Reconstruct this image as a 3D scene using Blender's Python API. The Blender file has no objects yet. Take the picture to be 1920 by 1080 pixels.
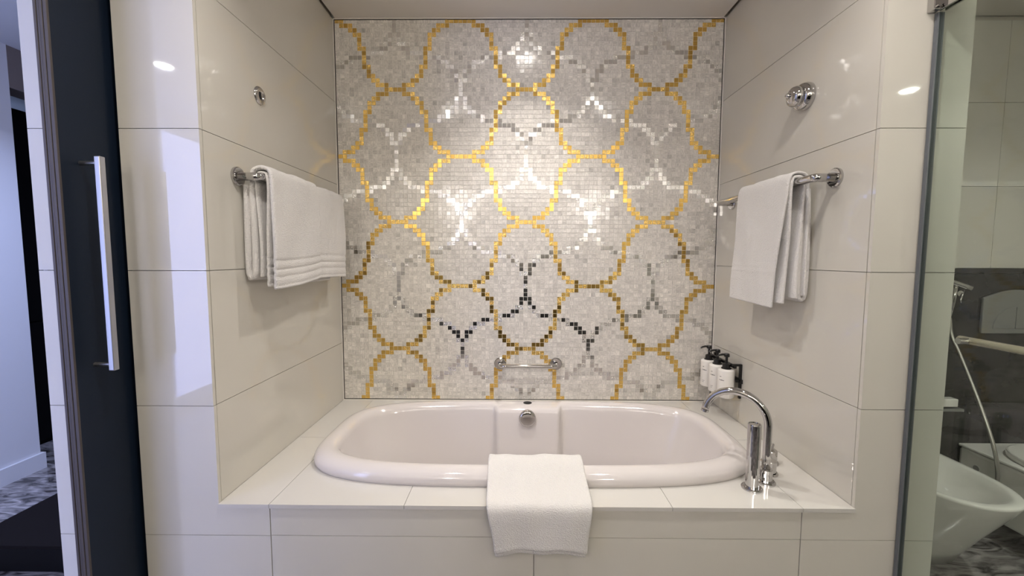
import bpy, bmesh, math, random
from mathutils import Vector, Matrix
random.seed(7)
D = bpy.data
scene = bpy.context.scene
COL = scene.collection

# ------------------------------------------------------------------ camera
F_PX, CAM = 776.65, Vector((-0.0583, -1.1863, 1.3414))
YAW, PITCH, ROLL = -0.0087, -0.0747, 0.0023
cam_d = D.cameras.new('camera'); cam = D.objects.new('camera', cam_d); COL.objects.link(cam)
cam_d.sensor_width = 36.0; cam_d.lens = F_PX * 36.0 / 1920.0; cam_d.clip_start = 0.02
_f = Vector((math.sin(YAW) * math.cos(PITCH), math.cos(YAW) * math.cos(PITCH), math.sin(PITCH)))
_r = Vector((math.cos(YAW), -math.sin(YAW), 0)); _u = _r.cross(_f)
_c, _s = math.cos(ROLL), math.sin(ROLL)
_r2, _u2 = _c * _r + _s * _u, -_s * _r + _c * _u
M3 = Matrix((_r2, _u2, -_f)).transposed().to_4x4(); M3.translation = CAM
cam.matrix_world = M3
scene.camera = cam

# ------------------------------------------------------------------ world, window light, exposure
w = D.worlds.new('world'); scene.world = w; w.use_nodes = True
w.node_tree.nodes['Background'].inputs[0].default_value = (0.45, 0.58, 1.0, 1)
w.node_tree.nodes['Background'].inputs[1].default_value = 0.6
scene.view_settings.view_transform = 'Standard'; scene.view_settings.look = 'None'
scene.view_settings.exposure = 0.60; scene.view_settings.gamma = 1.0
scene.view_settings.use_curve_mapping = False

def area(name, loc, rot, sx, sy, power, color, shape='RECTANGLE', spread=180.0):
    l = D.lights.new(name, 'AREA'); l.shape = shape; l.size = sx
    if shape in ('RECTANGLE', 'ELLIPSE'): l.size_y = sy
    l.energy = power; l.color = color; l.spread = math.radians(spread)
    o = D.objects.new(name, l); COL.objects.link(o); o.location = loc; o.rotation_euler = rot
    return o
XHW = -3.04
DAY_W, LAMP_W = 34.0, 15.0
area('daylight', (-2.2, -3.12, 1.25), (math.radians(90), 0, 0), 1.5, 2.3, DAY_W, (0.42, 0.50, 1.0))
area('daylight_side', (XHW, -2.78, 1.25), (math.radians(90), 0, math.radians(-90)), 0.85, 2.3, DAY_W * 0.6, (0.42, 0.50, 1.0))

# ------------------------------------------------------------------ materials
def nd(nt, t, **kw):
    n = nt.nodes.new(t)
    for k, v in kw.items(): setattr(n, k, v)
    return n
def mat(name, col, rough=0.5, metal=0.0, spec=0.5, coat=0.0):
    m = D.materials.new(name); m.use_nodes = True
    b = m.node_tree.nodes['Principled BSDF']
    b.inputs['Base Color'].default_value = (*col, 1); b.inputs['Roughness'].default_value = rough
    b.inputs['Metallic'].default_value = metal; b.inputs['Specular IOR Level'].default_value = spec
    b.inputs['Coat Weight'].default_value = coat
    return m
def bsdf(m): return m.node_tree.nodes['Principled BSDF']
def add_noise_color(m, c1, c2, scale, detail=4.0, stretch=(1, 1, 1), lo=0.35, hi=0.65, distort=0.0):
    nt = m.node_tree
    tc = nd(nt, 'ShaderNodeTexCoord'); mp = nd(nt, 'ShaderNodeMapping'); mp.inputs['Scale'].default_value = stretch
    no = nd(nt, 'ShaderNodeTexNoise'); no.inputs['Scale'].default_value = scale; no.inputs['Detail'].default_value = detail
    no.inputs['Distortion'].default_value = distort
    cr = nd(nt, 'ShaderNodeValToRGB')
    cr.color_ramp.elements[0].position = lo; cr.color_ramp.elements[0].color = (*c1, 1)
    cr.color_ramp.elements[1].position = hi; cr.color_ramp.elements[1].color = (*c2, 1)
    nt.links.new(tc.outputs['Object'], mp.inputs[0]); nt.links.new(mp.outputs[0], no.inputs[0])
    nt.links.new(no.outputs[0], cr.inputs[0]); nt.links.new(cr.outputs[0], bsdf(m).inputs['Base Color'])
    return no
def add_bump(m, scale, strength, dist=0.001, detail=3.0):  # height from fractal noise
    nt = m.node_tree
    tc = nd(nt, 'ShaderNodeTexCoord'); no = nd(nt, 'ShaderNodeTexNoise')
    no.inputs['Scale'].default_value = scale; no.inputs['Detail'].default_value = detail
    bu = nd(nt, 'ShaderNodeBump'); bu.inputs['Strength'].default_value = strength; bu.inputs['Distance'].default_value = dist
    nt.links.new(tc.outputs['Object'], no.inputs[0]); nt.links.new(no.outputs[0], bu.inputs['Height'])
    nt.links.new(bu.outputs[0], bsdf(m).inputs['Normal'])

TILE = mat('glazed_cream_tile', (0.62, 0.59, 0.53), 0.03, spec=0.6)
add_noise_color(TILE, (0.605, 0.58, 0.52), (0.635, 0.608, 0.545), 1.3)
DECKM = mat('white_marble', (0.80, 0.77, 0.71), 0.12)
add_noise_color(DECKM, (0.50, 0.47, 0.42), (0.585, 0.565, 0.53), 1.7, 6, (1, 2.5, 6), 0.22, 0.30, 0.6)
GROUT = mat('grout', (0.50, 0.46, 0.40), 0.9)
GROUTL = mat('mosaic_grout', (0.70, 0.67, 0.61), 0.9)
CEIL = mat('ceiling_paint', (0.74, 0.70, 0.65), 0.8)
PAINT = mat('white_paint', (0.70, 0.70, 0.72), 0.6)
GAP = mat('dark_gap', (0.03, 0.025, 0.02), 0.8)
WHITE = mat('white_profile', (0.78, 0.74, 0.68), 0.4)
PORC = mat('bath_acrylic', (0.63, 0.59, 0.575), 0.07, coat=0.3)
CERAM = mat('sanitary_ceramic', (0.78, 0.77, 0.73), 0.08)
CHROME = mat('chrome', (0.56, 0.55, 0.545), 0.05, 1.0)
STEEL = mat('brushed_steel', (0.50, 0.485, 0.46), 0.34, 1.0)
BRONZE = mat('door_edge_profile', (0.075, 0.062, 0.058), 0.5, 0.2)
NAVY = mat('navy_door_film', (0.008, 0.014, 0.027), 0.35, spec=0.22)
BLACKP = mat('black_plastic', (0.008, 0.008, 0.008), 0.35)
BOTTLE = mat('white_bottle', (0.80, 0.77, 0.73), 0.35)
INK = mat('label_ink', (0.05, 0.045, 0.05), 0.7)
HOLE = mat('hole_dark', (0.006, 0.006, 0.006), 0.6)
TOWEL = mat('white_terry', (0.73, 0.705, 0.68), 0.95, spec=0.1)
add_bump(TOWEL, 300, 1.0, 0.004, 6); bsdf(TOWEL).inputs['Sheen Weight'].default_value = 0.25
BLACKW = mat('black_lacquer', (0.004, 0.0037, 0.004), 0.5, spec=0.12)
MAT_B = mat('black_bench_top', (0.010, 0.008, 0.008), 0.7, spec=0.05)
LINTEL_DIM = mat('white_paint_dim_warm_light', (0.20, 0.165, 0.15), 0.7)  # white lintel in dim warm light, that light put into the base colour
GREYP = mat('satin_grey_plate', (0.26, 0.26, 0.25), 0.35, 0.3)
CHAMP = mat('champagne_metal', (0.78, 0.66, 0.55), 0.25, 0.7)
SEAL = mat('dark_seal', (0.13, 0.14, 0.155), 0.35)
DSTONE = mat('dark_stone', (0.03, 0.03, 0.03), 0.12)
add_noise_color(DSTONE, (0.012, 0.012, 0.011), (0.045, 0.043, 0.04), 3.0, 6, (1, 1, 2), 0.35, 0.7, 0.5)
FLOORM = mat('grey_marble_floor', (0.25, 0.24, 0.24), 0.15)
add_noise_color(FLOORM, (0.04, 0.035, 0.035), (0.44, 0.41, 0.405), 7.0, 10, (1.0, 3.0, 1), 0.36, 0.70, 1.4)

GLASS = D.materials.new('green_door_glass'); GLASS.use_nodes = True
nt = GLASS.node_tree; nt.nodes.clear()
o_ = nd(nt, 'ShaderNodeOutputMaterial'); mx = nd(nt, 'ShaderNodeMixShader'); tr = nd(nt, 'ShaderNodeBsdfTransparent')
gl = nd(nt, 'ShaderNodeBsdfGlossy'); fr = nd(nt, 'ShaderNodeLayerWeight'); pw = nd(nt, 'ShaderNodeMath', operation='POWER'); ml = nd(nt, 'ShaderNodeMath', operation='MULTIPLY_ADD')
tr.inputs[0].default_value = (0.855, 0.90, 0.87, 1); gl.inputs['Roughness'].default_value = 0.02; pw.inputs[1].default_value = 5.0; ml.inputs[1].default_value = 0.9; ml.inputs[2].default_value = 0.03
nt.links.new(fr.outputs['Facing'], pw.inputs[0]); nt.links.new(pw.outputs[0], ml.inputs[0]); nt.links.new(ml.outputs[0], mx.inputs[0]); nt.links.new(tr.outputs[0], mx.inputs[1]); nt.links.new(gl.outputs[0], mx.inputs[2])
nt.links.new(mx.outputs[0], o_.inputs[0])

def metal_tile(name, c, rough, hammered=False):
    m = mat(name, c, rough, 1.0)
    if hammered:
        nt = m.node_tree; tc = nd(nt, 'ShaderNodeTexCoord'); wv = nd(nt, 'ShaderNodeTexNoise')
        wv.inputs['Scale'].default_value = 190; wv.inputs['Detail'].default_value = 1.5; wv.inputs['Distortion'].default_value = 1.5
        bu = nd(nt, 'ShaderNodeBump'); bu.inputs['Strength'].default_value = 1.0; bu.inputs['Distance'].default_value = 0.0016
        nt.links.new(tc.outputs['Object'], wv.inputs[0]); nt.links.new(wv.outputs[0], bu.inputs['Height'])
        nt.links.new(bu.outputs[0], bsdf(m).inputs['Normal'])
    return m
GOLD = metal_tile('gold_leaf_glass', (0.84, 0.56, 0.16), 0.22)
GOLDH = metal_tile('gold_leaf_glass_hammered', (0.88, 0.61, 0.20), 0.2, True)
SILV = metal_tile('silver_leaf_glass', (0.80, 0.79, 0.78), 0.16)
SILVH = metal_tile('silver_leaf_glass_hammered', (0.84, 0.83, 0.81), 0.2, True)
# pearl stone: base tone from a per-tile attribute, streaks that run along or across each tile
STONE = mat('pearl_stone', (0.5, 0.48, 0.44), 0.14, spec=0.5)
nt = STONE.node_tree
at = nd(nt, 'ShaderNodeAttribute'); at.attribute_name = 'tone'
tc = nd(nt, 'ShaderNodeTexCoord'); sep = nd(nt, 'ShaderNodeSeparateColor')
nt.links.new(at.outputs['Color'], sep.inputs[0])
sv = nd(nt, 'ShaderNodeVectorMath', operation='SCALE'); sv.inputs['Scale'].default_value = 40.0; av = nd(nt, 'ShaderNodeVectorMath', operation='ADD')
cb = nd(nt, 'ShaderNodeCombineXYZ')
for q_ in range(3): nt.links.new(sep.outputs[2], cb.inputs[q_])
nt.links.new(cb.outputs[0], sv.inputs[0]); nt.links.new(tc.outputs['Object'], av.inputs[0]); nt.links.new(sv.outputs[0], av.inputs[1])
ns = []
for st in ((60, 40, 230), (230, 40, 60)):
    mp = nd(nt, 'ShaderNodeMapping'); mp.inputs['Scale'].default_value = st
    no = nd(nt, 'ShaderNodeTexNoise'); no.inputs['Scale'].default_value = 1.0; no.inputs['Detail'].default_value = 3
    nt.links.new(av.outputs[0], mp.inputs[0]); nt.links.new(mp.outputs[0], no.inputs[0]); ns.append(no)
mi = nd(nt, 'ShaderNodeMix', data_type='FLOAT')
nt.links.new(sep.outputs[1], mi.inputs[0]); nt.links.new(ns[0].outputs[0], mi.inputs[2]); nt.links.new(ns[1].outputs[0], mi.inputs[3])
mr = nd(nt, 'ShaderNodeMapRange'); mr.inputs[1].default_value = 0.3; mr.inputs[2].default_value = 0.7
mr.inputs[3].default_value = 0.80; mr.inputs[4].default_value = 1.18
nt.links.new(mi.outputs[0], mr.inputs[0])
mu = nd(nt, 'ShaderNodeMath', operation='MULTIPLY'); nt.links.new(mr.outputs[0], mu.inputs[0]); nt.links.new(sep.outputs[0], mu.inputs[1])
mc = nd(nt, 'ShaderNodeMix', data_type='RGBA', blend_type='MULTIPLY'); mc.inputs[0].default_value = 1.0
mc.inputs[6].default_value = (1.0, 0.945, 0.86, 1)
nt.links.new(mu.outputs[0], mc.inputs[7]); nt.links.new(mc.outputs[2], bsdf(STONE).inputs['Base Color'])
bu = nd(nt, 'ShaderNodeBump'); bu.inputs['Strength'].default_value = 0.25; bu.inputs['Distance'].default_value = 0.0005
nt.links.new(mi.outputs[0], bu.inputs['Height']); nt.links.new(bu.outputs[0], bsdf(STONE).inputs['Normal'])

def emis(name, col, s):
    m = D.materials.new(name); m.use_nodes = True
    b = bsdf(m); b.inputs['Base Color'].default_value = (*col, 1); b.inputs['Emission Color'].default_value = (*col, 1)
    b.inputs['Emission Strength'].default_value = s
    return m
LENS = emis('lamp_lens', (1.0, 0.95, 0.89), 26.0)
GLOW = emis('lamp_diffuser', (1.0, 0.94, 0.89), 30.0)
GLOWB = emis('bar_diffuser', (1.0, 0.94, 0.87), 13.0)

# ------------------------------------------------------------------ mesh helpers
def obj(name, bm, m, parent=None, smooth=False, bevel=0.0, recalc=True):
    if recalc: bmesh.ops.recalc_face_normals(bm, faces=bm.faces)
    me = D.meshes.new(name); bm.to_mesh(me); bm.free()
    if m: me.materials.append(m)
    if smooth:
        for p in me.polygons: p.use_smooth = True
    o = D.objects.new(name, me); COL.objects.link(o)
    if parent: o.parent = parent
    if bevel:
        b = o.modifiers.new('bevel', 'BEVEL'); b.width = bevel; b.segments = 2; b.limit_method = 'ANGLE'; b.angle_limit = math.radians(40)
    return o
def empty(name, label=None, cat=None, group=None, loc=(0, 0, 0)):
    o = D.objects.new(name, None); COL.objects.link(o); o.location = loc; o.empty_display_size = 0.05
    tag(o, label, cat, group); return o
def tag(o, label=None, cat=None, group=None, kind=None):
    if label: o['label'] = label
    if cat: o['category'] = cat
    if group: o['group'] = group
    if kind: o['kind'] = kind
    return o
def place(o, loc):                     # put an empty at its base while its parts keep world coordinates
    o.location = loc; bpy.context.view_layer.update()
    for c in o.children: c.matrix_parent_inverse = Matrix.Translation(Vector(loc)).inverted()
    return o
def bx(bm, x0, x1, y0, y1, z0, z1):
    v = [bm.verts.new((x, y, z)) for x in (x0, x1) for y in (y0, y1) for z in (z0, z1)]
    for f in ((0, 1, 3, 2), (4, 6, 7, 5), (0, 4, 5, 1), (2, 3, 7, 6), (0, 2, 6, 4), (1, 5, 7, 3)): bm.faces.new([v[i] for i in f])
    return bm
def box(x0, x1, y0, y1, z0, z1): return bx(bmesh.new(), x0, x1, y0, y1, z0, z1)
def prism(bm, pts, h0, h1, axes='xyz'):
    # polygon in first two axes extruded along the third
    def P(a, b, c):
        d = dict(zip(axes, (a, b, c))); return (d['x'], d['y'], d['z'])
    a = [bm.verts.new(P(p[0], p[1], h0)) for p in pts]; b = [bm.verts.new(P(p[0], p[1], h1)) for p in pts]
    bm.faces.new(a); bm.faces.new(b[::-1]); n = len(pts)
    for i in range(n): bm.faces.new((a[i], a[(i + 1) % n], b[(i + 1) % n], b[i]))
    return bm
def frame_for(t):
    t = t.normalized(); up = Vector((0, 0, 1)) if abs(t.z) < 0.95 else Vector((1, 0, 0))
    a = t.cross(up).normalized(); return a, a.cross(t).normalized()
def tube(path, r, seg=16, cap=True, bm=None):
    bm = bm or bmesh.new(); path = [Vector(p) for p in path]; rings = []; n = len(path)
    rr = r if isinstance(r, (list, tuple)) else [r] * n
    a = None
    for i, p in enumerate(path):
        t = (path[min(i + 1, n - 1)] - path[max(i - 1, 0)]).normalized()
        if a is None: a, b = frame_for(t)
        else:
            a = (a - t * a.dot(t)).normalized(); b = a.cross(t)
        rings.append([bm.verts.new(p + (a * math.cos(k * 2 * math.pi / seg) + b * math.sin(k * 2 * math.pi / seg)) * rr[i]) for k in range(seg)])
    for i in range(n - 1):
        for k in range(seg): bm.faces.new((rings[i][k], rings[i][(k + 1) % seg], rings[i + 1][(k + 1) % seg], rings[i + 1][k]))
    if cap: bm.faces.new(rings[0]); bm.faces.new(rings[-1][::-1])
    return bm
def lathe(prof, origin, axis, seg=40, bm=None, cap=True):
    # prof: (radius, height along axis); a zero radius closes the shape
    bm = bm or bmesh.new(); o = Vector(origin); ax = Vector(axis).normalized(); a, b = frame_for(ax); rings = []
    for r, h in prof:
        if r < 1e-6: rings.append([bm.verts.new(o + ax * h)])
        else: rings.append([bm.verts.new(o + ax * h + (a * math.cos(k * 2 * math.pi / seg) + b * math.sin(k * 2 * math.pi / seg)) * r) for k in range(seg)])
    for p, q in zip(rings, rings[1:]):
        for k in range(seg):
            k2 = (k + 1) % seg
            if len(p) == 1 and len(q) == 1: continue
            if len(p) == 1: bm.faces.new((p[0], q[k2], q[k]))
            elif len(q) == 1: bm.faces.new((p[k], p[k2], q[0]))
            else: bm.faces.new((p[k], p[k2], q[k2], q[k]))
    if cap and len(rings[0]) > 1: bm.faces.new(rings[0])
    if cap and len(rings[-1]) > 1: bm.faces.new(rings[-1][::-1])
    return bm
def arc(c, r, a0, a1, n, e1, e2):
    c, e1, e2 = Vector(c), Vector(e1), Vector(e2)
    return [c + e1 * (r * math.cos(a0 + (a1 - a0) * i / n)) + e2 * (r * math.sin(a0 + (a1 - a0) * i / n)) for i in range(n + 1)]
def catmull(pts, n=8):
    P = [Vector(p) for p in pts]; P = [P[0] * 2 - P[1]] + P + [P[-1] * 2 - P[-2]]; out = []
    for i in range(1, len(P) - 2):
        for k in range(n):
            t = k / n; a, b, c, d = P[i - 1], P[i], P[i + 1], P[i + 2]
            out.append(0.5 * ((2 * b) + (c - a) * t + (2 * a - 5 * b + 4 * c - d) * t * t + (3 * b - a - 3 * c + d) * t ** 3))
    out.append(P[-2]); return out
def struct(name, bm, m, parent=None, label=None, **k):
    o = obj(name, bm, m, parent, **k)
    if not parent: o['kind'] = 'structure'
    if label: o['label'] = label
    return o

# ------------------------------------------------------------------ room dimensions
XW, YB, ZD, ZC = 0.95, 0.9116, 0.60, 2.494       # alcove half width, back wall, deck top, ceiling
XP, XL, XR = -1.1775, -1.437, 1.187               # door slot side of the pillar, outer wall end, right wall end
YR, XE, XH, ZH = -2.6, 3.0, -3.055, 2.578         # rear wall, far right wall, hall wall, hall ceiling
TT, J = 0.012, 0.0009                             # tile thickness, half a joint
ROWS = [0.0, 0.1, 0.5, 0.9, 1.3, 1.7, 2.1, ZC]

struct('floor', box(-4.6, 3.2, -3.4, 2.7, -0.1, 0.0), FLOORM, label='grey veined marble floor')
struct('ceiling', box(XL, XE, YR, 0.0, ZC, ZC + 0.1), CEIL)
struct('ceiling_alcove', box(-XW + 0.012, XW - 0.012, 0.0, YB, ZC, ZC + 0.1), CEIL)
struct('ceiling_toilet', box(XR + 0.012, XE, 0.0, YB - 0.012, ZC, ZC + 0.1), CEIL)
struct('ceiling_hall', box(-4.6, XL, -3.4, 2.7, ZH, ZH + 0.1), PAINT)
struct('ceiling_lid', box(XL, 3.2, -3.4, 2.7, ZC + 0.101, ZC + 0.15), GAP)

# left block between alcove and door slot, right block between alcove and toilet room
wl = struct('wall_left', box(XP + 0.002, -XW - TT, TT, YB, 0, ZC + 0.1), GROUT, label='cream glazed tile wall left of the bathtub')
wr = struct('wall_right', box(XW + TT, XR - TT, TT, YB, 0, ZC + 0.1), GROUT, label='cream glazed tile wall right of the bathtub')
for i in range(1, len(ROWS)):
    z0, z1 = ROWS[i - 1] + J, ROWS[i] - J
    if i == 3:                                     # the course around the deck corner is cut to an L
        for s, par, xo in ((-1, wl, XP), (1, wr, XR)):
            pts = [(xo, z0), (s * 0.796 + s * J, z0), (s * 0.796 + s * J, ZD - 0.0135), (s * (XW - 0.001), ZD - 0.0135), (s * (XW - 0.001), z1), (xo, z1)]
            obj('wall_tile', prism(bmesh.new(), pts, 0.0, TT - 0.001, 'xzy'), TILE, par)
    else:
        xi = 0.796 + J if i < 3 else XW
        obj('wall_tile', box(XP, -xi, 0.0, TT - 0.001, z0, z1), TILE, wl)
        obj('wall_tile', box(xi, XR, 0.0, TT - 0.001, z0, z1), TILE, wr)
    if i >= 3:
        za = max(z0, ZD + 0.001); zb = z1 if i < len(ROWS) - 1 else ZC - 0.002
        obj('wall_tile', box(-XW - TT + 0.001, -XW, TT + 0.002, YB - 0.001, za, zb), TILE, wl)
        obj('wall_tile', box(XW, XW + TT - 0.001, TT + 0.002, YB - 0.001, za, zb), TILE, wr)
    obj('wall_tile', box(XR - TT + 0.001, XR, TT + 0.002, YB - 0.001, z0, z1), TILE, wr)
# outer side of the door pocket
wo = struct('wall_outer', box(XL + TT, -1.232, TT, 2.5, 0, ZH), GROUT, label='tiled end of the wall beside the sliding door pocket')
for i in range(1, len(ROWS)):
    z1 = ROWS[i] - J if i < len(ROWS) - 1 else ZH
    obj('wall_tile', box(XL, -1.232, 0.0, TT - 0.001, ROWS[i - 1] + J, z1), TILE, wo)
obj('side_panel', box(XL, XL + TT, TT, 2.5, 0, ZH), PAINT, wo)
struct('wall_pocket_end', box(-1.232, XP + 0.002, 0.84, 0.9, 0, ZC), GAP)

# ------------------------------------------------------------------ back wall with the mosaic
wb = struct('wall_back', box(-XW - TT, XW + TT, YB, YB + 0.1, 0.0, ZC + 0.1), GROUTL, label='mosaic wall of pearl stone with gold and silver ogee lattices')
PX0, PX1, PZ0, PZ1 = -0.9430, 0.9430, 0.6075, 2.4870
def strip(x0, x1, z0, z1, m, y, name, par=wb): return obj(name, box(x0, x1, y, YB, z0, z1), m, par)
for nm, m, d0, d1, y in (('trim_profile', WHITE, 0.0, 0.003, YB - 0.006), ('trim_gap', GAP, 0.003, 0.0068, YB - 0.0005)):
    strip(-XW + d0, -XW + d1, ZD + d0, ZC - d0, m, y, nm); strip(XW - d1, XW - d0, ZD + d0, ZC - d0, m, y, nm)
    strip(-XW + d1, XW - d1, ZD + d0, ZD + d1, m, y, nm); strip(-XW + d1, XW - d1, ZC - d1, ZC - d0, m, y, nm)
P, CX, CZ = 0.02148, -0.008, 1.516              # tile pitch, column 0 and row 45
GOLDC = {0: (0, 1, 2), 1: (2, 3, 4), 2: (4, 5), 3: (5, 6), 4: (6,), 5: (6, 7), 6: (7,), 7: (7,), 8: (7,), 9: (7, 8), 10: (8,),
         11: (8,), 12: (8, 9), 13: (9, 10), 14: (10, 11, 12), 15: (12, 13, 14, 15)}
SILVC = {0: (0,), 1: (0,), 2: (0,), 3: (0, 1), 4: (1,), 5: (1, 2), 6: (2, 3), 7: (3, 4, 5, 6), 8: (6, 7, 8, 9, 10), 9: (10, 11, 12),
         10: (12, 13), 11: (13, 14), 12: (14,), 13: (14, 15), 14: (15,), 15: (15,)}
def fold(n, per=30):
    n %= per; return n if n <= per // 2 else per - n
def kind(c, r):
    if fold(c) in GOLDC[fold(r - 15)]: return 'gold'
    if fold(c) in SILVC[fold(r)]: return 'silver'
    return 'stone'
rng = random.Random(3)
stone_v, stone_f, stone_t = [], [], []
lists = {'gold': [], 'silver': []}
G = 0.0015
for r in range(0, 89):
    for c in range(-45, 47):
        xc, zc = CX + c * P, CZ - (r - 45) * P
        x0, x1 = max(xc - P / 2 + G / 2, PX0), min(xc + P / 2 - G / 2, PX1)
        z0, z1 = max(zc - P / 2 + G / 2, PZ0), min(zc + P / 2 - G / 2, PZ1)
        if x1 - x0 < 0.003 or z1 - z0 < 0.003: continue
        k = kind(c, r)
        tx, tz = rng.gauss(0, 0.010), rng.gauss(0, 0.010)
        if k != 'stone':
            lists[k].append((x0, x1, z0, z1, tx, tz, rng.random() < 0.48)); continue
        y = YB - 0.0013 - rng.random() * 0.0003; b = len(stone_v); cx, cz = (x0 + x1) / 2, (z0 + z1) / 2
        for yy, q in ((YB, 0.0), (y, 0.0003)):
            for (px, pz) in ((x0 + q, z0 + q), (x1 - q, z0 + q), (x1 - q, z1 - q), (x0 + q, z1 - q)):
                dy = (px - cx) * tx + (pz - cz) * tz if yy != YB else 0
                stone_v.append((px, yy + dy, pz))
        stone_f += [(b + 4, b + 5, b + 6, b + 7), (b, b + 1, b + 5, b + 4), (b + 1, b + 2, b + 6, b + 5), (b + 2, b + 3, b + 7, b + 6), (b + 3, b, b + 4, b + 7)]
        t = rng.gauss(0.66, 0.042)
        if rng.random() < 0.035: t -= rng.uniform(0.06, 0.16)
        if rng.random() < 0.03: t += 0.06
        stone_t += [(t, float(rng.random() < 0.5), rng.random(), 1)] * 8
me = D.meshes.new('stone_mosaic'); me.from_pydata(stone_v, [], stone_f)
ca = me.attributes.new('tone', 'FLOAT_COLOR', 'POINT'); ca.data.foreach_set('color', [q for t in stone_t for q in t])
me.materials.append(STONE); o = D.objects.new('stone_mosaic', me); COL.objects.link(o); o.parent = wb; o['kind'] = 'stuff'
o['label'] = 'small pale grey pearl stone mosaic pieces'
def tile_mesh(items, name, m):
    v, f = [], []
    for (x0, x1, z0, z1, tx, tz, h) in items:
        y = YB - 0.0017; b = len(v); cx, cz = (x0 + x1) / 2, (z0 + z1) / 2
        for yy, q in ((YB, 0.0), (y, 0.0003)):
            for (px, pz) in ((x0 + q, z0 + q), (x1 - q, z0 + q), (x1 - q, z1 - q), (x0 + q, z1 - q)):
                v.append((px, yy + ((px - cx) * tx + (pz - cz) * tz if yy != YB else 0), pz))
        f += [(b + 4, b + 5, b + 6, b + 7), (b, b + 1, b + 5, b + 4), (b + 1, b + 2, b + 6, b + 5), (b + 2, b + 3, b + 7, b + 6), (b + 3, b, b + 4, b + 7)]
    me = D.meshes.new(name); me.from_pydata(v, [], f); me.materials.append(m)
    o = D.objects.new(name, me); COL.objects.link(o); o.parent = wb
    return o
gl_all = sorted(lists['gold'], key=lambda t: (Vector(((t[0] + t[1]) / 2, YB, (t[2] + t[3]) / 2)) - CAM).length)
for t in gl_all[:300]: tile_mesh([t], 'gold_tile', GOLDH if t[6] else GOLD)
for nm, lst, a, b in (('gold_mosaic', gl_all[300:], GOLD, GOLDH), ('silver_mosaic', lists['silver'], SILV, SILVH)):
    for m, h, lb in ((a, False, 'smooth'), (b, True, 'rippled')):
        tag(tile_mesh([t for t in lst if t[6] == h], nm, m), 'small %s %s glass mosaic pieces' % (lb, nm.split('_')[0]), kind='stuff')

# ------------------------------------------------------------------ bath surround: apron tiles and marble deck
wa = struct('wall_apron', box(-XW, XW, TT, 0.085, 0, ZD - 0.014), GROUT, label='cream tiled apron wall in front of the bathtub')
for z0, z1 in ((0, 0.1), (0.1, 0.5), (0.5, ZD - 0.0125)):
    for x0, x1 in ((-0.796, -0.001), (-0.001, 0.796)):
        obj('apron_tile', box(x0 + J, x1 - J, 0.0015, TT - 0.001, z0 + J, z1 - J), TILE, wa)
TCY, TA, TB, TN = 0.447, 0.805, 0.35, 3.8       # tub outline: centre, half length, half width, exponent
def hole_y(x, s):
    q = 1 - (abs(x) / 0.775) ** TN
    return TCY + s * 0.32 * (max(q, 0) ** (1 / TN))
deck = struct('trim_deck', box(-XW, -XW + 0.02, 0.02, YB - 0.02, ZD - 0.03, ZD - 0.0121), GROUT, label='white marble deck around the bathtub')
def deck_slab(pts): obj('deck_slab', prism(bmesh.new(), pts, ZD - 0.012, ZD), DECKM, deck)
K = 0.0007
deck_slab([(-XW, -0.004), (-0.796 - K, -0.004), (-0.796 - K, 0.459 - K), (-XW, 0.459 - K)])
deck_slab([(-XW, 0.459 + K), (-0.796 - K, 0.459 + K), (-0.796 - K, YB), (-XW, YB)])
deck_slab([(0.796 + K, -0.004), (XW, -0.004), (XW, 0.459 - K), (0.796 + K, 0.459 - K)])
deck_slab([(0.796 + K, 0.459 + K), (XW, 0.459 + K), (XW, YB), (0.796 + K, YB)])
def lin(a, b, n): return [a + (b - a) * i / n for i in range(n + 1)]
for a, b in ((-0.796, -0.39), (-0.39, 0.01), (0.01, 0.41), (0.41, 0.796)):
    xs = lin(a + K, b - K, 24)
    xs = [x if abs(x) > 0.775 else x for x in xs]
    deck_slab([(xs[0], -0.004), (xs[-1], -0.004)] + [(x, hole_y(x, -1)) for x in xs[::-1]])
    deck_slab([(x, hole_y(x, 1)) for x in xs] + [(xs[-1], YB), (xs[0], YB)])

# ------------------------------------------------------------------ bathtub
def outline(a, b, n=TN, N=360):
    pts = []
    for i in range(4000):
        t = 2 * math.pi * i / 4000; c, s = math.cos(t), math.sin(t)
        pts.append((a * math.copysign(abs(c) ** (2 / n), c), b * math.copysign(abs(s) ** (2 / n), s)))
    cum = [0]
    for p, q in zip(pts, pts[1:] + pts[:1]): cum.append(cum[-1] + math.hypot(p[0] - q[0], p[1] - q[1]))
    out, j = [], 0
    for k in range(N):
        d = cum[-1] * k / N
        while cum[j + 1] < d: j += 1
        t = (d - cum[j]) / max(cum[j + 1] - cum[j], 1e-9); p, q = pts[j], pts[(j + 1) % 4000]
        out.append((p[0] + (q[0] - p[0]) * t, p[1] + (q[1] - p[1]) * t))
    return out
tub = empty('bathtub', 'large white oval bathtub with rolled rim set in the marble deck', 'bathtub')
BASE = outline(TA, TB)
def sstep(e0, e1, x):
    t = min(max((x - e0) / (e1 - e0), 0), 1); return t * t * (3 - 2 * t)
prof = [(0.030, 0.585), (0.008, 0.590), (0.001, 0.600), (-0.003, 0.610), (-0.003, 0.621), (0.002, 0.632), (0.011, 0.641), (0.024, 0.6475), (0.040, 0.650), (0.054, 0.6485),
        (0.065, 0.643), (0.073, 0.634), (0.078, 0.620), (0.082, 0.60), (0.095, 0.52), (0.112, 0.42), (0.135, 0.32), (0.165, 0.255), (0.205, 0.222), (0.26, 0.212)]
bm = bmesh.new(); rings = []
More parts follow.
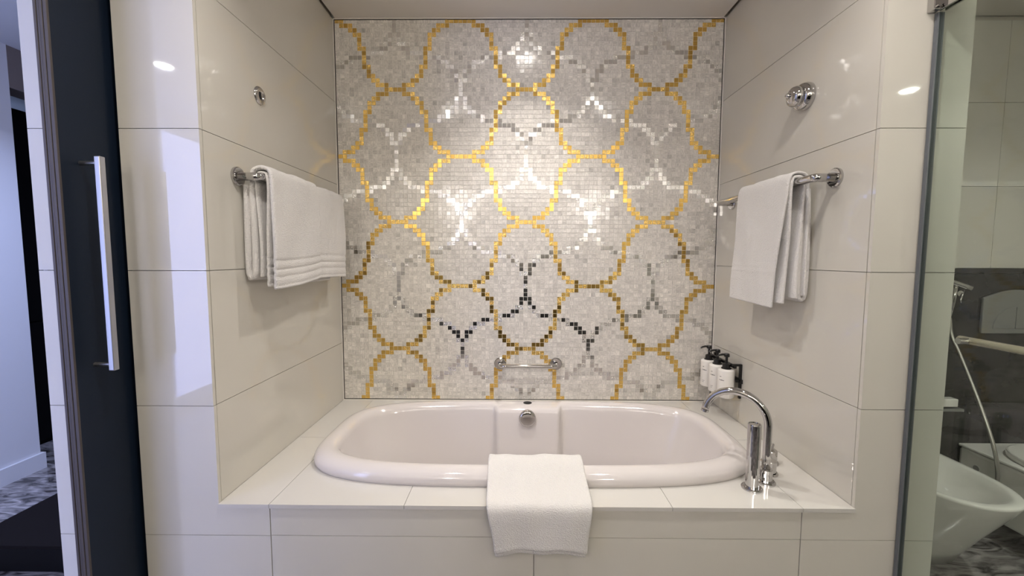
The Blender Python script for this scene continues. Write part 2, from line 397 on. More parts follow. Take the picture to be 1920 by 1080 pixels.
for ins, z in prof:
    ring = []
    for (x, y) in BASE:
        dpt = max(0.0, 0.60 - z)
        ia = ins + dpt * 0.25; ib = ins
        px, py, pz = x * (TA - ia) / TA, y * (TB - ib) / TB, z
        if y > 0.1:
            wgt = 1 - sstep(0.142, 0.156, abs(px))
            if ins > 0.02:
                pz = pz + (min(pz, 0.6405) - pz) * wgt
                if ins >= 0.065:
                    py -= 0.038 * wgt * (1 if ins >= 0.073 else 0.75)
        ring.append(bm.verts.new((px, TCY + py, pz)))
    rings.append(ring)
N = len(BASE)
for p, q in zip(rings, rings[1:]):
    for k in range(N): bm.faces.new((p[k], p[(k + 1) % N], q[(k + 1) % N], q[k]))
bm.faces.new(rings[-1])
obj('tub_shell', bm, PORC, tub, smooth=True)
obj('overflow_cover', lathe([(0.0, 0.0145), (0.015, 0.0142), (0.030, 0.0132), (0.037, 0.010), (0.039, 0.005), (0.039, -0.012), (0, -0.012)], (-0.002, 0.672, 0.6005), (0, -1, 0.10)), CHROME, tub, smooth=True)['label'] = 'round chrome overflow cover'
obj('filler_hole', lathe([(0.0, 0.0014), (0.018, 0.0014), (0.021, 0.0), (0.021, -0.01), (0, -0.01)], (0.001, 0.765, 0.6405), (0, 0, 1)), HOLE, tub)
place(tub, (0, TCY, 0.2))

# ------------------------------------------------------------------ bath fittings
spray = empty('hand_shower', 'thick chrome cylinder hand shower standing at the front of the deck fittings', 'shower')
sx, sy = 0.704, 0.103
obj('deck_flange', lathe([(0, 0), (0.031, 0), (0.031, 0.005), (0.028, 0.008), (0, 0.008)], (sx, sy, ZD), (0, 0, 1)), CHROME, spray, bevel=0.001)
obj('handset', lathe([(0, 0.008), (0.0195, 0.008), (0.0195, 0.211), (0.0185, 0.214), (0.016, 0.214), (0.0155, 0.212), (0, 0.212)], (sx, sy, ZD), (0, 0, 1)), CHROME, spray, smooth=False)
place(spray, (sx, sy, ZD))
spout = empty('bath_spout', 'tall chrome gooseneck bath spout curving over the tub', 'faucet')
px_, py_ = 0.770, 0.140; hd = Vector((-0.78, 0.62, 0)).normalized(); R = 0.097
obj('deck_flange', lathe([(0, 0), (0.030, 0), (0.030, 0.005), (0.026, 0.009), (0, 0.009)], (px_, py_, ZD), (0, 0, 1)), CHROME, spout)
obj('base_sleeve', lathe([(0, 0.009), (0.020, 0.009), (0.020, 0.046), (0.0165, 0.050), (0, 0.050)], (px_, py_, ZD), (0, 0, 1)), CHROME, spout)
c0 = Vector((px_, py_, 0.790)) + hd * R
pth = [Vector((px_, py_, 0.645)), Vector((px_, py_, 0.70)), Vector((px_, py_, 0.76))] + arc(c0, R, math.pi, math.radians(8), 28, hd, (0, 0, 1))
tip = pth[-1]; dirn = (pth[-1] - pth[-2]).normalized()
sp = obj('spout_tube', tube(pth, 0.0125, 20), CHROME, spout, smooth=True)
obj('aerator', tube([tip, tip + dirn * 0.008], 0.0128, 20), CHROME, sp)
place(spout, (px_, py_, ZD))
for (kx, ky, lab, la) in ((0.815, 0.197, 'short chrome bath valve knob beside the gooseneck spout foot', 200), (0.865, 0.272, 'short chrome bath valve knob farthest along the deck towards the dispensers', 40)):
    k = empty('valve_knob', lab, 'knob')
    obj('deck_flange', lathe([(0, 0), (0.029, 0), (0.029, 0.004), (0.026, 0.008), (0, 0.008)], (kx, ky, ZD), (0, 0, 1)), CHROME, k)
    kb = obj('knob_body', lathe([(0, 0.008), (0.0225, 0.010), (0.0225, 0.046), (0.0215, 0.048), (0, 0.048)], (kx, ky, ZD), (0, 0, 1)), CHROME, k)
    a = math.radians(la); e = Vector((math.cos(a), math.sin(a), 0))
    obj('lever', tube([Vector((kx, ky, ZD + 0.045)) + e * 0.008, Vector((kx, ky, ZD + 0.062)) + e * 0.026], 0.0045, 10), CHROME, kb)
    place(k, (kx, ky, ZD))

grab = empty('grab_rail', 'short chrome grab rail fixed on the mosaic above the tub', 'rail')
for gx in (-0.136, 0.149):
    obj('flange', lathe([(0, 0), (0.031, 0), (0.031, 0.006), (0.027, 0.010), (0, 0.010)], (gx, YB - 0.005, 0.796), (0, -1, 0)), CHROME, grab)
gy = YB - 0.065; q = 0.03
gp = [Vector((-0.136, YB - 0.012, 0.796))] + arc((-0.136 + q, gy + q, 0.796), q, math.pi, 1.5 * math.pi, 8, (1, 0, 0), (0, 1, 0)) + arc((0.149 - q, gy + q, 0.796), q, 1.5 * math.pi, 2 * math.pi, 8, (1, 0, 0), (0, 1, 0)) + [Vector((0.149, YB - 0.012, 0.796))]
obj('bar', tube(gp, 0.0105, 16), CHROME, grab, smooth=True)
place(grab, (0, YB, 0.796))

def towel_rail(s, y0, y1, xr, z, lab):
    t = empty('towel_rail', lab, 'towel rail'); q = 0.010
    for y in (y0, y1):
        obj('flange', lathe([(0, 0), (0.030, 0), (0.030, 0.007), (0.027, 0.010), (0, 0.010)], (s * XW, y, z), (-s, 0, 0)), CHROME, t)
    pth = [Vector((s * (XW - 0.008), y0, z)), Vector((s * (xr + q), y0, z))] + arc((s * (xr + q), y0 + q, z), q, math.pi * 1.5, math.pi, 5, (s, 0, 0), (0, 1, 0)) \
        + arc((s * (xr + q), y1 - q, z), q, math.pi, math.pi / 2, 5, (s, 0, 0), (0, 1, 0)) + [Vector((s * (XW - 0.008), y1, z))]
    obj('bar', tube(pth, 0.0132, 18), CHROME, t, smooth=True)
    return place(t, (s * XW, (y0 + y1) / 2, z))
towel_rail(-1, 0.152, 0.775, 0.883, 1.596, 'chrome towel rail on the wall holding the banded towel')
towel_rail(1, 0.149, 0.772, 0.885, 1.593, 'chrome towel rail on the wall above the soap dispensers')

# ------------------------------------------------------------------ towels
def sheet(name, pts, thick, wide, parent, dens=0.006, ndens=26, edge=None, hems=(), amp=0.0015, axis='y', seed=0, sag=None, m=None):
    """a cloth strip: pts = cross-section (u, z) from back hem over the rail to front hem; wide(s) gives its two side limits"""
    cs = catmull([(p[0], 0, p[1]) for p in pts], 14); L = [0]
    for a, b in zip(cs, cs[1:]): L.append(L[-1] + (b - a).length)
    n = int(L[-1] / dens); prof_, j = [], 0
    for k in range(n + 1):
        d = L[-1] * k / n
        while j < len(L) - 2 and L[j + 1] < d: j += 1
        t = (d - L[j]) / max(L[j + 1] - L[j], 1e-9); prof_.append((cs[j].lerp(cs[j + 1], min(t, 1)), d))
    bm = bmesh.new(); grid = []
    for k, (p, d) in enumerate(prof_):
        a = prof_[max(k - 1, 0)][0]; b = prof_[min(k + 1, n)][0]; tg = (b - a).normalized(); nm = Vector((-tg.z, 0, tg.x))
        rest = L[-1] - d; row = []; lo, hi = wide(d / L[-1])
        hd_ = 0.0
        for h, wd, am in hems: hd_ -= am * math.exp(-((rest - h) / wd) ** 2)
        for i in range(ndens + 1):
            v = i / ndens; y = lo + (hi - lo) * v
            wv = amp * (math.sin(9 * v + 3.1 * d * 6 + seed) + 0.7 * math.sin(17 * v - 11 * d + seed * 2.3) + 0.5 * math.sin(31 * v + 23 * d + seed))
            ed = 0.0
            pp = p + nm * (hd_ + wv)
            if sag: pp = pp + Vector((0, 0, sag(v, d / L[-1])))
            row.append(bm.verts.new((pp.x, y, pp.z) if axis == 'y' else (y, pp.x, pp.z)))
        grid.append(row)
    for r0, r1 in zip(grid, grid[1:]):
        for i in range(ndens): bm.faces.new((r0[i], r0[i + 1], r1[i + 1], r1[i]))
    o = obj(name, bm, m or TOWEL, parent, smooth=True)
    so = o.modifiers.new('solid', 'SOLIDIFY'); so.thickness = thick; so.offset = 0
    sb = o.modifiers.new('sub', 'SUBSURF'); sb.levels = 1; sb.render_levels = 1
    return o
def over_rail(xr, z, s, rad, zb, zf, xb, xf):
    """section of a cloth hanging over a rail; s = -1 left wall (front faces +x), 1 right wall"""
    pts = [(xb, zb), (xb, zb + (z - zb) * 0.5), (xr + s * rad * 1.0, z - 0.04)]
    for a in (150, 110, 70, 30): pts.append((xr - s * rad * math.cos(math.radians(a)), z + rad * math.sin(math.radians(a))))
    pts += [(xr - s * rad, z - 0.04), (xf, z - (z - zf) * 0.5), (xf, zf)]
    return pts
HEM = ((0.012, 0.003, 0.0025), (0.040, 0.0035, 0.0038), (0.066, 0.0035, 0.0038), (0.094, 0.0035, 0.0038))
t = empty('bath_towel', 'thick white towel with ribbed hem bands folded over a chrome rail', 'towel')
# sections run from the hem at the wall up over the rail and down to the hem facing the tub
sheet('outer_fold', over_rail(-0.883, 1.596, -1, 0.034, 1.262, 1.232, -0.931, -0.849), 0.014, lambda s: (0.166, 0.49 - 0.02 * (1 - s)), t, hems=HEM, seed=1, sag=lambda v, s: 0.024 * v * v * sstep(0.6, 1.0, s))
sheet('rear_fold', over_rail(-0.883, 1.596, -1, 0.028, 1.285, 1.255, -0.921, -0.853), 0.012, lambda s: (0.44, 0.742), t, hems=HEM, seed=2, sag=lambda v, s: -0.006 * v * sstep(0.6, 1, s))
sheet('inner_fold', over_rail(-0.883, 1.596, -1, 0.019, 1.272, 1.240, -0.897, -0.873), 0.011, lambda s: (0.170, 0.62), t, hems=HEM, seed=3)
sheet('wall_fold', [(-0.932, 1.575), (-0.9375, 1.42), (-0.9375, 1.31), (-0.9345, 1.281), (-0.926, 1.271), (-0.918, 1.281), (-0.915, 1.31), (-0.914, 1.42), (-0.916, 1.565)], 0.017, lambda s: (0.162, 0.50), t, seed=4, amp=0.0006)
place(t, (-0.883, 0.45, 1.596))
t = empty('hand_towel', 'white towel with a plain wide border folded over the rail near the dispensers', 'towel')
HEM2 = ((0.142, 0.0025, 0.002), (0.120, 0.0025, 0.0012))
sheet('outer_fold', over_rail(0.885, 1.593, 1, 0.034, 1.21, 1.172, 0.922, 0.851), 0.009, lambda s: (0.222 + 0.062 * sstep(0.5, 1, s), 0.535 + 0.034 * sstep(0.5, 1, s)), t, hems=HEM2, seed=5, amp=0.0011, sag=lambda v, s: -0.010 * (1 - v) * sstep(0.8, 1, s))
sheet('inner_fold', over_rail(0.885, 1.593, 1, 0.021, 1.20, 1.180, 0.899, 0.873), 0.011, lambda s: (0.226 + 0.028 * sstep(0.5, 1, s), 0.52), t, hems=HEM2, seed=6, amp=0.0012)
sheet('wall_fold', [(0.930, 1.575), (0.9385, 1.42), (0.9385, 1.25), (0.935, 1.207), (0.926, 1.195), (0.917, 1.207), (0.914, 1.25), (0.913, 1.36), (0.916, 1.565)], 0.016, lambda s: (0.238, 0.52), t, seed=8, amp=0.0006)
place(t, (0.885, 0.38, 1.593))
t = empty('bath_mat', 'white terry bath mat draped over the front rim of the tub', 'bath mat')
matp = [(0.232, 0.56), (0.215, 0.63), (0.190, 0.661), (0.160, 0.664), (0.130, 0.657), (0.095, 0.640), (0.045, 0.6215), (-0.004, 0.6135), (-0.020, 0.604), (-0.026, 0.58), (-0.027, 0.53), (-0.028, 0.468)]
def matw(s):
    e = sstep(0.35, 0.62, s); b = sstep(0.62, 1.0, s)
    return (-0.148 + 0.002 * e + 0.026 * b, 0.168 + 0.004 * e - 0.016 * b)
sheet('upper_layer', matp, 0.009, matw, t, seed=9, amp=0.0016, axis='x', hems=((0.010, 0.003, 0.001),), sag=lambda v, s: (0.014 * math.exp(-((v - 0.30) / 0.22) ** 2) + 0.013 * math.exp(-((v - 0.72) / 0.2) ** 2)) * sstep(0.8, 1, s))
sheet('lower_layer', [(y + (0.006 if y < 0 else 0.0), z - (0.009 if y >= 0 else 0.006)) for y, z in matp[:-1]] + [(-0.021, 0.452)], 0.006, lambda s: (matw(s)[0] + 0.002, matw(s)[1] - 0.003), t, seed=9, amp=0.0010, axis='x', sag=lambda v, s: (0.015 * math.exp(-((v - 0.30) / 0.22) ** 2) + 0.014 * math.exp(-((v - 0.72) / 0.2) ** 2)) * sstep(0.8, 1, s))
place(t, (0.01, 0.1, 0.60))

# ------------------------------------------------------------------ clothesline
reel = empty('clothesline_reel', 'round domed chrome clothesline reel high on the tiled wall', 'clothesline')
obj('housing', lathe([(0, 0), (0.046, 0), (0.047, 0.010), (0.043, 0.024), (0.036, 0.030), (0, 0.030)], (XW, 0.305, 1.898), (-1, 0, 0)), CHROME, reel, smooth=True, bevel=0.001)
obj('cap', lathe([(0, 0.028), (0.034, 0.030), (0.035, 0.042), (0.030, 0.053), (0.016, 0.060), (0, 0.061)], (XW, 0.305, 1.898), (-1, 0, 0)), CHROME, reel, smooth=True)
obj('line_knob', lathe([(0, 0.058), (0.008, 0.060), (0.009, 0.066), (0.005, 0.071), (0, 0.071)], (XW, 0.309, 1.902), (-1, 0, 0), 16), CHROME, reel, smooth=True)
place(reel, (XW, 0.305, 1.898))
catch = empty('clothesline_catch', 'small flat chrome clothesline catch on the tiled wall above the banded towel', 'clothesline')
obj('plate', lathe([(0, 0), (0.031, 0), (0.031, 0.003), (0.026, 0.007), (0.016, 0.008), (0.014, 0.005), (0, 0.005)], (-XW, 0.289, 1.897), (1, 0, 0)), CHROME, catch, smooth=True)
obj('slot', box(-XW + 0.004, -XW + 0.0065, 0.286, 0.292, 1.885, 1.909), HOLE, catch)
place(catch, (-XW, 0.289, 1.897))

# ------------------------------------------------------------------ soap dispensers
def dispenser(y, lab):
    d = empty('soap_dispenser', lab, 'dispenser', 'pump bottles in the black wall bracket'); x = 0.898; r = 0.0355
    bo = obj('bottle', lathe([(0, 0.709), (r - 0.004, 0.709), (r - 0.001, 0.7105), (r, 0.714), (r, 0.831), (r - 0.001, 0.835), (r - 0.005, 0.838), (0.016, 0.840), (0, 0.840)], (x, y, 0), (0, 0, 1), 48), BOTTLE, d, smooth=True, bevel=0.0)
    c = obj('collar', lathe([(0, 0.838), (0.021, 0.838), (0.021, 0.843), (0.0165, 0.845), (0.0165, 0.861), (0.012, 0.864), (0.0065, 0.866), (0, 0.866)], (x, y, 0), (0, 0, 1), 24), BLACKP, d)
    obj('pump_stem', lathe([(0, 0.864), (0.0055, 0.864), (0.0055, 0.893), (0.0115, 0.894), (0.0115, 0.905), (0.009, 0.909), (0, 0.909)], (x, y, 0), (0, 0, 1), 20), BLACKP, c)
    obj('nozzle', tube([(x + 0.006, y, 0.904), (x - 0.020, y - 0.002, 0.905), (x - 0.036, y - 0.004, 0.902), (x - 0.043, y - 0.005, 0.897)], [0.005, 0.0048, 0.0042, 0.0036], 10), BLACKP, c)
    def line(z, a0, a1, h, n):
        bm = bmesh.new(); rr = r + 0.0003; rg = random.Random(int(z * 1e4))
        for i in range(n):
            if rg.random() < 0.12: continue
            b0 = math.radians(a0 + (a1 - a0) * i / n); b1 = math.radians(a0 + (a1 - a0) * (i + 0.8) / n); hh = h * rg.choice((0.7, 0.7, 1.0))
            v = [bm.verts.new((x - rr * math.cos(b), y - rr * math.sin(b), zz)) for b, zz in ((b0, z), (b1, z), (b1, z + hh), (b0, z + hh))]
            bm.faces.new(v)
        obj('label_text', bm, INK, bo)
    line(0.806, 18, 32, 0.0034, 3); line(0.790, 14, 52, 0.0042, 9); line(0.738, 16, 38, 0.0022, 7); line(0.731, 18, 32, 0.0018, 5)
    return place(d, (x, y, 0.709))
dispenser(0.838, 'white pump bottle in the wall bracket right beside the mosaic corner')
dispenser(0.752, 'white pump bottle between the two other bottles in the wall bracket')
dispenser(0.668, 'white pump bottle next to the open end of the black wall bracket')
br = empty('dispenser_bracket', 'black wall bracket carrying three pump bottles', 'bracket')
obj('wall_rail', box(0.940, XW, 0.622, 0.880, 0.782, 0.800), BLACKP, br)
for y in (0.630, 0.868): obj('upright', box(0.940, XW - 0.0005, y, y + 0.012, 0.712, 0.868), BLACKP, br, bevel=0.001)
obj('end_arm', box(0.905, 0.9405, 0.632, 0.642, 0.858, 0.868), BLACKP, br, bevel=0.001)
obj('end_arm', box(0.925, 0.9405, 0.632, 0.640, 0.785, 0.797), BLACKP, br, bevel=0.001)
obj('neck_rail', box(0.915, 0.926, 0.632, 0.880, 0.848, 0.862), BLACKP, br, bevel=0.001)
place(br, (XW, 0.75, 0.71))

# ------------------------------------------------------------------ sliding door in its pocket
XD = -1.1935
d1 = struct('door_1', box(XD - 0.030, XD, -0.144, 0.80, 0.012, 2.42), NAVY, label='dark navy sliding door half inside its wall pocket')
for i, (a, b) in enumerate(((XD - 0.031, XD - 0.024), (XD - 0.0232, XD - 0.017), (XD - 0.0162, XD - 0.009), (XD - 0.0082, XD + 0.001))):
    obj('edge_profile', box(a, b, -0.151 + 0.0012 * (i % 2), -0.144, 0.012, 2.42), BRONZE, d1, bevel=0.001)
h = obj('handle', box(-1.151, -1.1355, -0.103, -0.087, 1.034, 1.600), STEEL, d1, bevel=0.002); h['label'] = 'long square steel pull handle'
for z in (1.05, 1.583): obj('standoff', tube([(XD, -0.095, z), (-1.149, -0.095, z)], 0.006, 12), STEEL, h)
struct('wall_pocket_head', box(-1.232, XP + 0.002, 0.0, 0.84, 2.44, ZC + 0.1), GAP)

# ------------------------------------------------------------------ glass door
d2 = struct('door_2', box(1.0790, 1.0890, -0.72, -0.012, 0.012, 2.12), GLASS, label='green tinted glass door standing open')
obj('edge_seal', box(1.0745, 1.0925, -0.012, -0.003, 0.012, 2.0), SEAL, d2)
hg = obj('hinge', box(1.054, 1.075, -0.022, 0.0, 2.002, 2.092), CHROME, d2, bevel=0.002); hg['label'] = 'chrome glass door hinge'
obj('hinge_plate', box(1.0720, 1.0785, -0.068, -0.014, 2.002, 2.092), CHROME, hg, bevel=0.001)
obj('hinge_plate', box(1.0895, 1.0950, -0.068, -0.014, 2.002, 2.092), CHROME, hg, bevel=0.001)
obj('hinge_screw', tube([(1.065, -0.022, 2.012), (1.065, -0.026, 2.012)], 0.005, 10), CHROME, hg)
bar = obj('towel_bar', tube([(1.120, -0.086, 1.127), (1.120, -0.09, 1.127), (1.120, -0.62, 1.127), (1.120, -0.624, 1.127)], [0.006, 0.0095, 0.0095, 0.006], 14), CHAMP, d2, smooth=True)
for y in (-0.115, -0.59): obj('bar_mount', tube([(1.0885, y, 1.127), (1.120, y, 1.127)], 0.008, 12), CHROME, bar)

# ------------------------------------------------------------------ toilet room
wt = struct('wall_toilet', box(XR, XE + 0.1, YB, YB + 0.1, 0, ZC + 0.1), GROUT, label='toilet room wall with dark stone dado and pale tiles')
cuts = [XR, 1.50, 2.308, XE]
for z0, z1 in ((1.291, 1.693), (1.693, 2.093), (2.093, 2.474)):
    for a, b in zip(cuts, cuts[1:]): obj('wall_tile', box(a + J, b - J, YB - 0.010, YB + 0.001, z0 + J, z1 - J), TILE, wt)
for a, b in ((XR, 2.02), (2.02, XE)):
    obj('stone_slab', box(a + J, b - J, YB - 0.022, YB + 0.001, 0, 1.263), DSTONE, wt)
    obj('stone_cap', box(a + J, b - J, YB - 0.026, YB + 0.001, 1.2655, 1.290), DSTONE, wt)
def oval(cx, y0, y1, hw, n=40, p=2.3):
    """plan of a wall-hung pan: straight sides at the wall, rounded nose towards -y"""
    L = y1 - y0; yc = y0 + L * 0.52; out = []
    for i in range(n + 1):
        a = math.pi + math.pi * i / n; c, s = math.cos(a), math.sin(a)
        out.append((cx + hw * math.copysign(abs(c) ** (2 / p), c), yc - (yc - y0) * abs(s) ** (2 / p)))
    return [(cx - hw, y1)] + out + [(cx + hw, y1)]
def pan(levels, cx, m, name, parent, inner=None):
    bm = bmesh.new(); rings = []
    for (z, y0, y1, hw) in levels: rings.append([bm.verts.new((x, y, z)) for x, y in oval(cx, y0, y1, hw)])
    n = len(rings[0])
    for p, q in zip(rings, rings[1:]):
        for k in range(n): bm.faces.new((p[k], p[(k + 1) % n], q[(k + 1) % n], q[k]))
    bm.faces.new(rings[0]); bm.faces.new(rings[-1])
    return obj(name, bm, m, parent, smooth=False, bevel=0.006)
bd = empty('bidet', 'white ceramic bidet with open oval bowl beside the toilet', 'bidet')
YT = YB - 0.024
lv = [(0.0, 0.555, YT, 0.172), (0.08, 0.51, YT, 0.178), (0.18, 0.45, YT, 0.186), (0.28, 0.385, YT, 0.194), (0.35, 0.34, YT, 0.199), (0.388, 0.319, YT, 0.200), (0.397, 0.317, YT, 0.200), (0.401, 0.323, YT, 0.196),
      (0.402, 0.345, YT - 0.03, 0.180), (0.396, 0.362, YT - 0.09, 0.165), (0.37, 0.385, YT - 0.11, 0.15), (0.33, 0.42, YT - 0.13, 0.125), (0.30, 0.47, YT - 0.16, 0.09), (0.29, 0.54, YT - 0.2, 0.04)]
bm = bmesh.new(); rings = []
for (z, y0, y1, hw) in lv: rings.append([bm.verts.new((x, y, z)) for x, y in oval(1.795, y0, y1, hw)])
n = len(rings[0])
for p, q in zip(rings, rings[1:]):
    for k in range(n): bm.faces.new((p[k], p[(k + 1) % n], q[(k + 1) % n], q[k]))
bm.faces.new(rings[0]); bm.faces.new(rings[-1])
obj('bowl', bm, CERAM, bd, smooth=True)
obj('bidet_tap', lathe([(0, 0.400), (0.02, 0.400), (0.018, 0.45), (0, 0.455)], (1.795, 0.845, 0), (0, 0, 1), 20), CHROME, bd)
place(bd, (1.795, 0.7, 0))
to = empty('toilet', 'boxy white wall toilet with a flat round lid', 'toilet')
obj('pan', box(2.212, 2.585, 0.36, YT, 0.10, 0.385), CERAM, to, bevel=0.015)
obj('pan_top', box(2.208, 2.589, 0.355, YT, 0.386, 0.400), CERAM, to, bevel=0.005)
ld = [(2.40 + 0.165 * math.cos(a), 0.60 + 0.205 * math.sin(a)) for a in [2 * math.pi * i / 48 for i in range(48)]]
obj('lid', prism(bmesh.new(), ld, 0.4005, 0.432), CERAM, to, bevel=0.008)
obj('mount_cap', lathe([(0, 0), (0.014, 0), (0.014, 0.004), (0, 0.004)], (2.213, 0.80, 0.31), (-1, 0, 0), 20), GREYP, to)
place(to, (2.4, 0.65, 0.1))
fp = empty('flush_plate', 'grey arched dual flush plate on the dark stone wall', 'flush plate')
def arch(x0, x1, z0, zs, zt, n=20): return [(x0, z0), (x1, z0), (x1, zs)] + [(x1 + (x0 - x1) * i / n, zs + (zt - zs) * math.sin(math.pi * i / n)) for i in range(1, n)] + [(x0, zs)]
pl = obj('plate', prism(bmesh.new(), arch(2.262, 2.585, 0.966, 1.145, 1.186), YB - 0.036, YB - 0.022, 'xzy'), GREYP, fp, bevel=0.004)
for x0, x1 in ((2.315, 2.421), (2.426, 2.532)):
    inn = 1 if x0 < 2.4 else -1; pts = []
    for i in range(21):
        a = math.pi / 2 * i / 20
        pts.append((x1 - (x1 - x0) * math.sin(a), 0.992 + 0.108 * math.cos(a)) if inn > 0 else (x0 + (x1 - x0) * math.sin(a), 0.992 + 0.108 * math.cos(a)))
    pts.append((x1, 0.992) if inn > 0 else (x0, 0.992))
    obj('flush_button', prism(bmesh.new(), pts, YB - 0.039, YB - 0.035, 'xzy'), GREYP, pl, bevel=0.0012)
place(fp, (2.42, YB - 0.022, 0.966))
bs = empty('bidet_sprayer', 'chrome hand sprayer on the dark stone wall with a long hanging hose', 'sprayer')
obj('holder', tube([(2.10, YB - 0.022, 1.17), (2.10, 0.835, 1.17)], 0.014, 14), CHROME, bs)
sh = obj('spray_head', tube([(2.045, 0.845, 1.232), (2.075, 0.845, 1.222), (2.12, 0.84, 1.205), (2.146, 0.835, 1.196)], [0.010, 0.013, 0.013, 0.015], 14), CHROME, bs, smooth=True)
obj('trigger', tube([(2.118, 0.835, 1.19), (2.098, 0.83, 1.14), (2.10, 0.83, 1.125)], 0.0035, 8), CHROME, sh, smooth=True)
obj('grip', tube([(2.085, 0.845, 1.222), (2.082, 0.845, 1.15), (2.070, 0.847, 1.05)], [0.011, 0.009, 0.007], 12), CHROME, bs, smooth=True)
obj('hose', tube(catmull([(2.070, 0.847, 1.05), (2.076, 0.835, 0.96), (2.08, 0.796, 0.878), (2.08, 0.713, 0.709), (2.08, 0.647, 0.559), (2.08, 0.612, 0.453), (2.08, 0.60, 0.353), (2.075, 0.62, 0.27), (2.07, 0.70, 0.22), (2.06, 0.80, 0.28), (2.055, YB - 0.024, 0.34)], 8), 0.0075, 12), STEEL, bs, smooth=True)
place(bs, (2.1, YB - 0.022, 1.17))
sb = empty('paper_holder', 'small white box above a grey shelf on the dark wall near the bidet', 'holder')
obj('box', box(2.06, 2.150, 0.848, YB - 0.022, 0.600, 0.640), CERAM, sb, bevel=0.004)
obj('shelf', box(2.06, 2.185, 0.850, YB - 0.022, 0.575, 0.589), GREYP, sb, bevel=0.003)
obj('pin', tube([(2.152, 0.875, 0.600), (2.215, 0.875, 0.598)], 0.004, 8), BLACKP, sb)
place(sb, (2.12, YB - 0.022, 0.58))
struct('wall_far_right', box(XE, XE + 0.1, -3.4, YB, 0, ZC + 0.1), TILE)

# ------------------------------------------------------------------ rear wall, vanity side of the bathroom (behind the camera)
struct('wall_rear', box(-1.25, XE, YR - 0.1, YR, 0, ZC + 0.1), TILE)
van = empty('vanity_unit', 'dark wooden vanity unit with black stone top against the rear wall', 'vanity')
obj('cabinet', box(-1.15, 1.0, YR + 0.002, YR + 0.50, 0.06, 0.82), BLACKW, van, bevel=0.004)
obj('stone_top', box(-1.16, 1.01, YR + 0.002, YR + 0.52, 0.82, 0.86), DSTONE, van, bevel=0.004)
obj('backsplash', box(-1.16, 1.01, YR + 0.002, YR + 0.02, 0.86, 1.30), DSTONE, van)
place(van, (0, YR + 0.25, 0))

# ------------------------------------------------------------------ hall
wh = struct('wall_hall', box(XH - 0.15, XH, -3.4, 1.318, 0, ZH), PAINT, label='pale painted hall wall')
struct('baseboard_hall', box(XH - 0.15, XH + 0.016, -3.0, 1.334, 0.0, 0.101), PAINT, label='white baseboard of the hall wall')
struct('trim_lintel', box(XH - 0.15, XH, 1.318, 2.6, 2.335, ZH), LINTEL_DIM, label='white lintel, dim warm light painted in, over the dark wardrobe recess')
struct('wall_hall_end', box(-4.6, XL, 2.5, 2.6, 0, ZH), BLACKW)
wd = empty('wardrobe', 'black lacquered wardrobe in the recess beyond the hall wall', 'wardrobe')
obj('carcass', box(-4.2, -3.44, 1.0, 2.48, 0.0, 2.33), BLACKW, wd)
for z0, z1, nm in ((0.03, 0.874, 'drawer_front'), (0.886, 2.30, 'door')):
    for y0, y1 in ((1.01, 1.74), (1.745, 2.475)): obj(nm, box(-3.44, -3.422, y0, y1, z0, z1), BLACKW, wd, bevel=0.002)
place(wd, (-3.8, 1.74, 0))
be = empty('luggage_bench', 'low black bench block on the marble hall floor', 'bench')
obj('base', box(-2.40, XL - 0.01, 0.465, 0.86, 0.0, 0.106), BLACKW, be)
obj('top', box(-2.42, XL - 0.002, 0.456, 0.87, 0.106, 0.122), MAT_B, be, bevel=0.002)
place(be, (-1.95, 0.66, 0))
struct('wall_daylight_block', box(XL, -1.232, -2.7, -1.08, 0, ZC + 0.1), TILE)  # unseen partition, added to keep the hall daylight out of the bathroom
struct('wall_door_head', box(XL, -1.232, -1.08, 0.0, 2.44, ZC + 0.1), TILE)
# hall window behind the camera that lets the blue daylight in
wn = struct('wall_hall_rear', box(XH, -2.98, -3.3, -3.2, 0, ZH), PAINT)
bm = box(-1.42, -1.25, -3.3, -2.6, 0, ZH); struct('wall_hall_side', bm, PAINT)
struct('wall_hall_head', box(-2.98, -1.42, -3.3, -3.2, 2.42, ZH), PAINT)
w1 = struct('window_1', box(-2.98, -2.92, -3.29, -3.23, 0, 2.42), WHITE, label='tall hall window behind the camera')
obj('frame', box(-1.48, -1.42, -3.29, -3.23, 0, 2.42), WHITE, w1)
obj('frame', box(-2.92, -1.48, -3.29, -3.23, 0, 0.06), WHITE, w1); obj('frame', box(-2.92, -1.48, -3.29, -3.23, 2.36, 2.42), WHITE, w1)

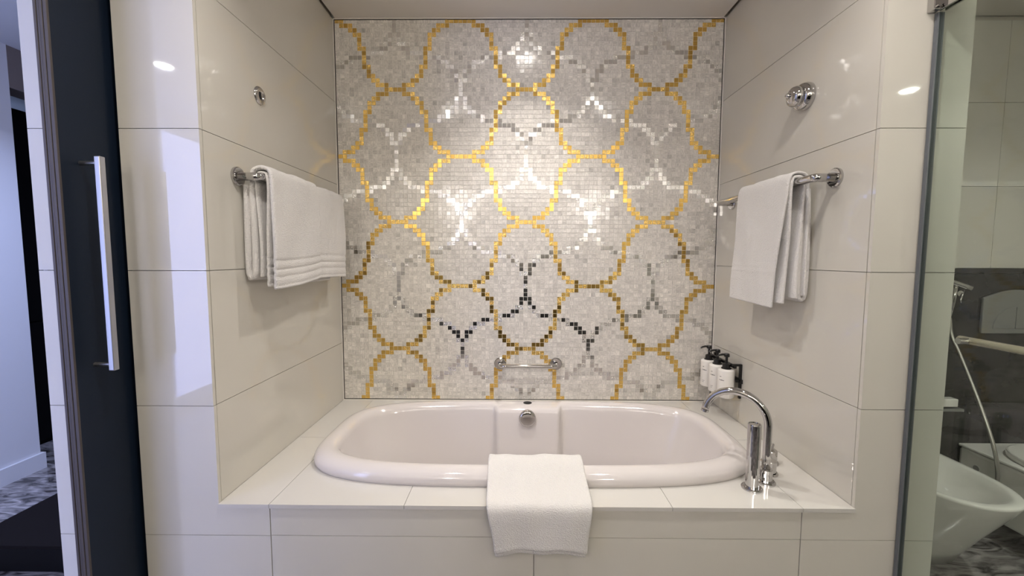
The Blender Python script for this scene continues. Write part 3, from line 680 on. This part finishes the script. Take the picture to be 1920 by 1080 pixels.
# ------------------------------------------------------------------ lamps
def downlight(x, y, zc, power, lab, spread=130.0, color=(1.0, 0.945, 0.895), size=0.07):
    t = empty('ceiling_downlight', lab, 'downlight')
    obj('ring', lathe([(0.050, 0.0), (0.060, 0.0), (0.059, -0.004), (0.052, -0.005), (0.050, 0.0)], (x, y, zc - 0.0005), (0, 0, 1), 32, cap=False), WHITE, t)
    obj('lens', lathe([(0, -0.002), (0.049, -0.002), (0.049, -0.0045), (0, -0.0045)], (x, y, zc - 0.0005), (0, 0, 1), 32), LENS, t)
    l = area('downlight_beam', (x, y, zc - 0.008), (0, 0, 0), size, size, power, color, 'DISK', spread); l.parent = t
    return place(t, (x, y, zc))
downlight(0.0, 0.50, ZC, LAMP_W * 0.23, 'round downlight in the alcove ceiling over the tub', 98.0)
downlight(-0.55, -0.32, ZC, LAMP_W * 0.22, 'round ceiling downlight between the camera and the sliding door')
downlight(0.60, -0.32, ZC, LAMP_W * 0.22, 'round ceiling downlight between the camera and the glass door')
downlight(2.64, -1.776, ZC, LAMP_W * 0.35, 'round downlight in the ceiling beyond the glass door', 180.0)
downlight(2.1, -0.3, ZC, LAMP_W * 0.40, 'round downlight in the toilet room ceiling')
downlight(-2.346, -1.58, ZH, LAMP_W * 0.3, 'round downlight in the hall ceiling behind the camera', 180.0, color=(0.9, 0.92, 1.0))
downlight(-2.15, 0.75, ZH, LAMP_W * 1.05, 'round cool downlight in the hall ceiling above the black bench', color=(0.5, 0.6, 1.0))
for sx_, lb in ((-0.825, 'glowing wall sconce over the vanity on the sliding door side'), (0.924, 'glowing wall sconce over the vanity on the glass door side')):
    s = empty('wall_sconce', lb, 'sconce')
    obj('back_plate', box(sx_ - 0.05, sx_ + 0.05, YR, YR + 0.015, 1.85, 2.15), CHROME, s)
    obj('shade', lathe([(0, 1.84), (0.055, 1.84), (0.055, 2.16), (0, 2.16)], (sx_, YR + 0.075, 0), (0, 0, 1), 24), GLOW, s, smooth=False)
    place(s, (sx_, YR, 2.0))

vb = empty('vanity_light_bar', 'long glowing light bar on the rear wall over the vanity', 'wall light')
obj('housing', box(-0.48, 0.58, YR, YR + 0.05, 2.27, 2.33), CHROME, vb)
obj('tube', tube([(-0.46, YR + 0.085, 2.30), (0.56, YR + 0.085, 2.30)], 0.03, 16), GLOWB, vb)
place(vb, (0.05, YR, 2.3))
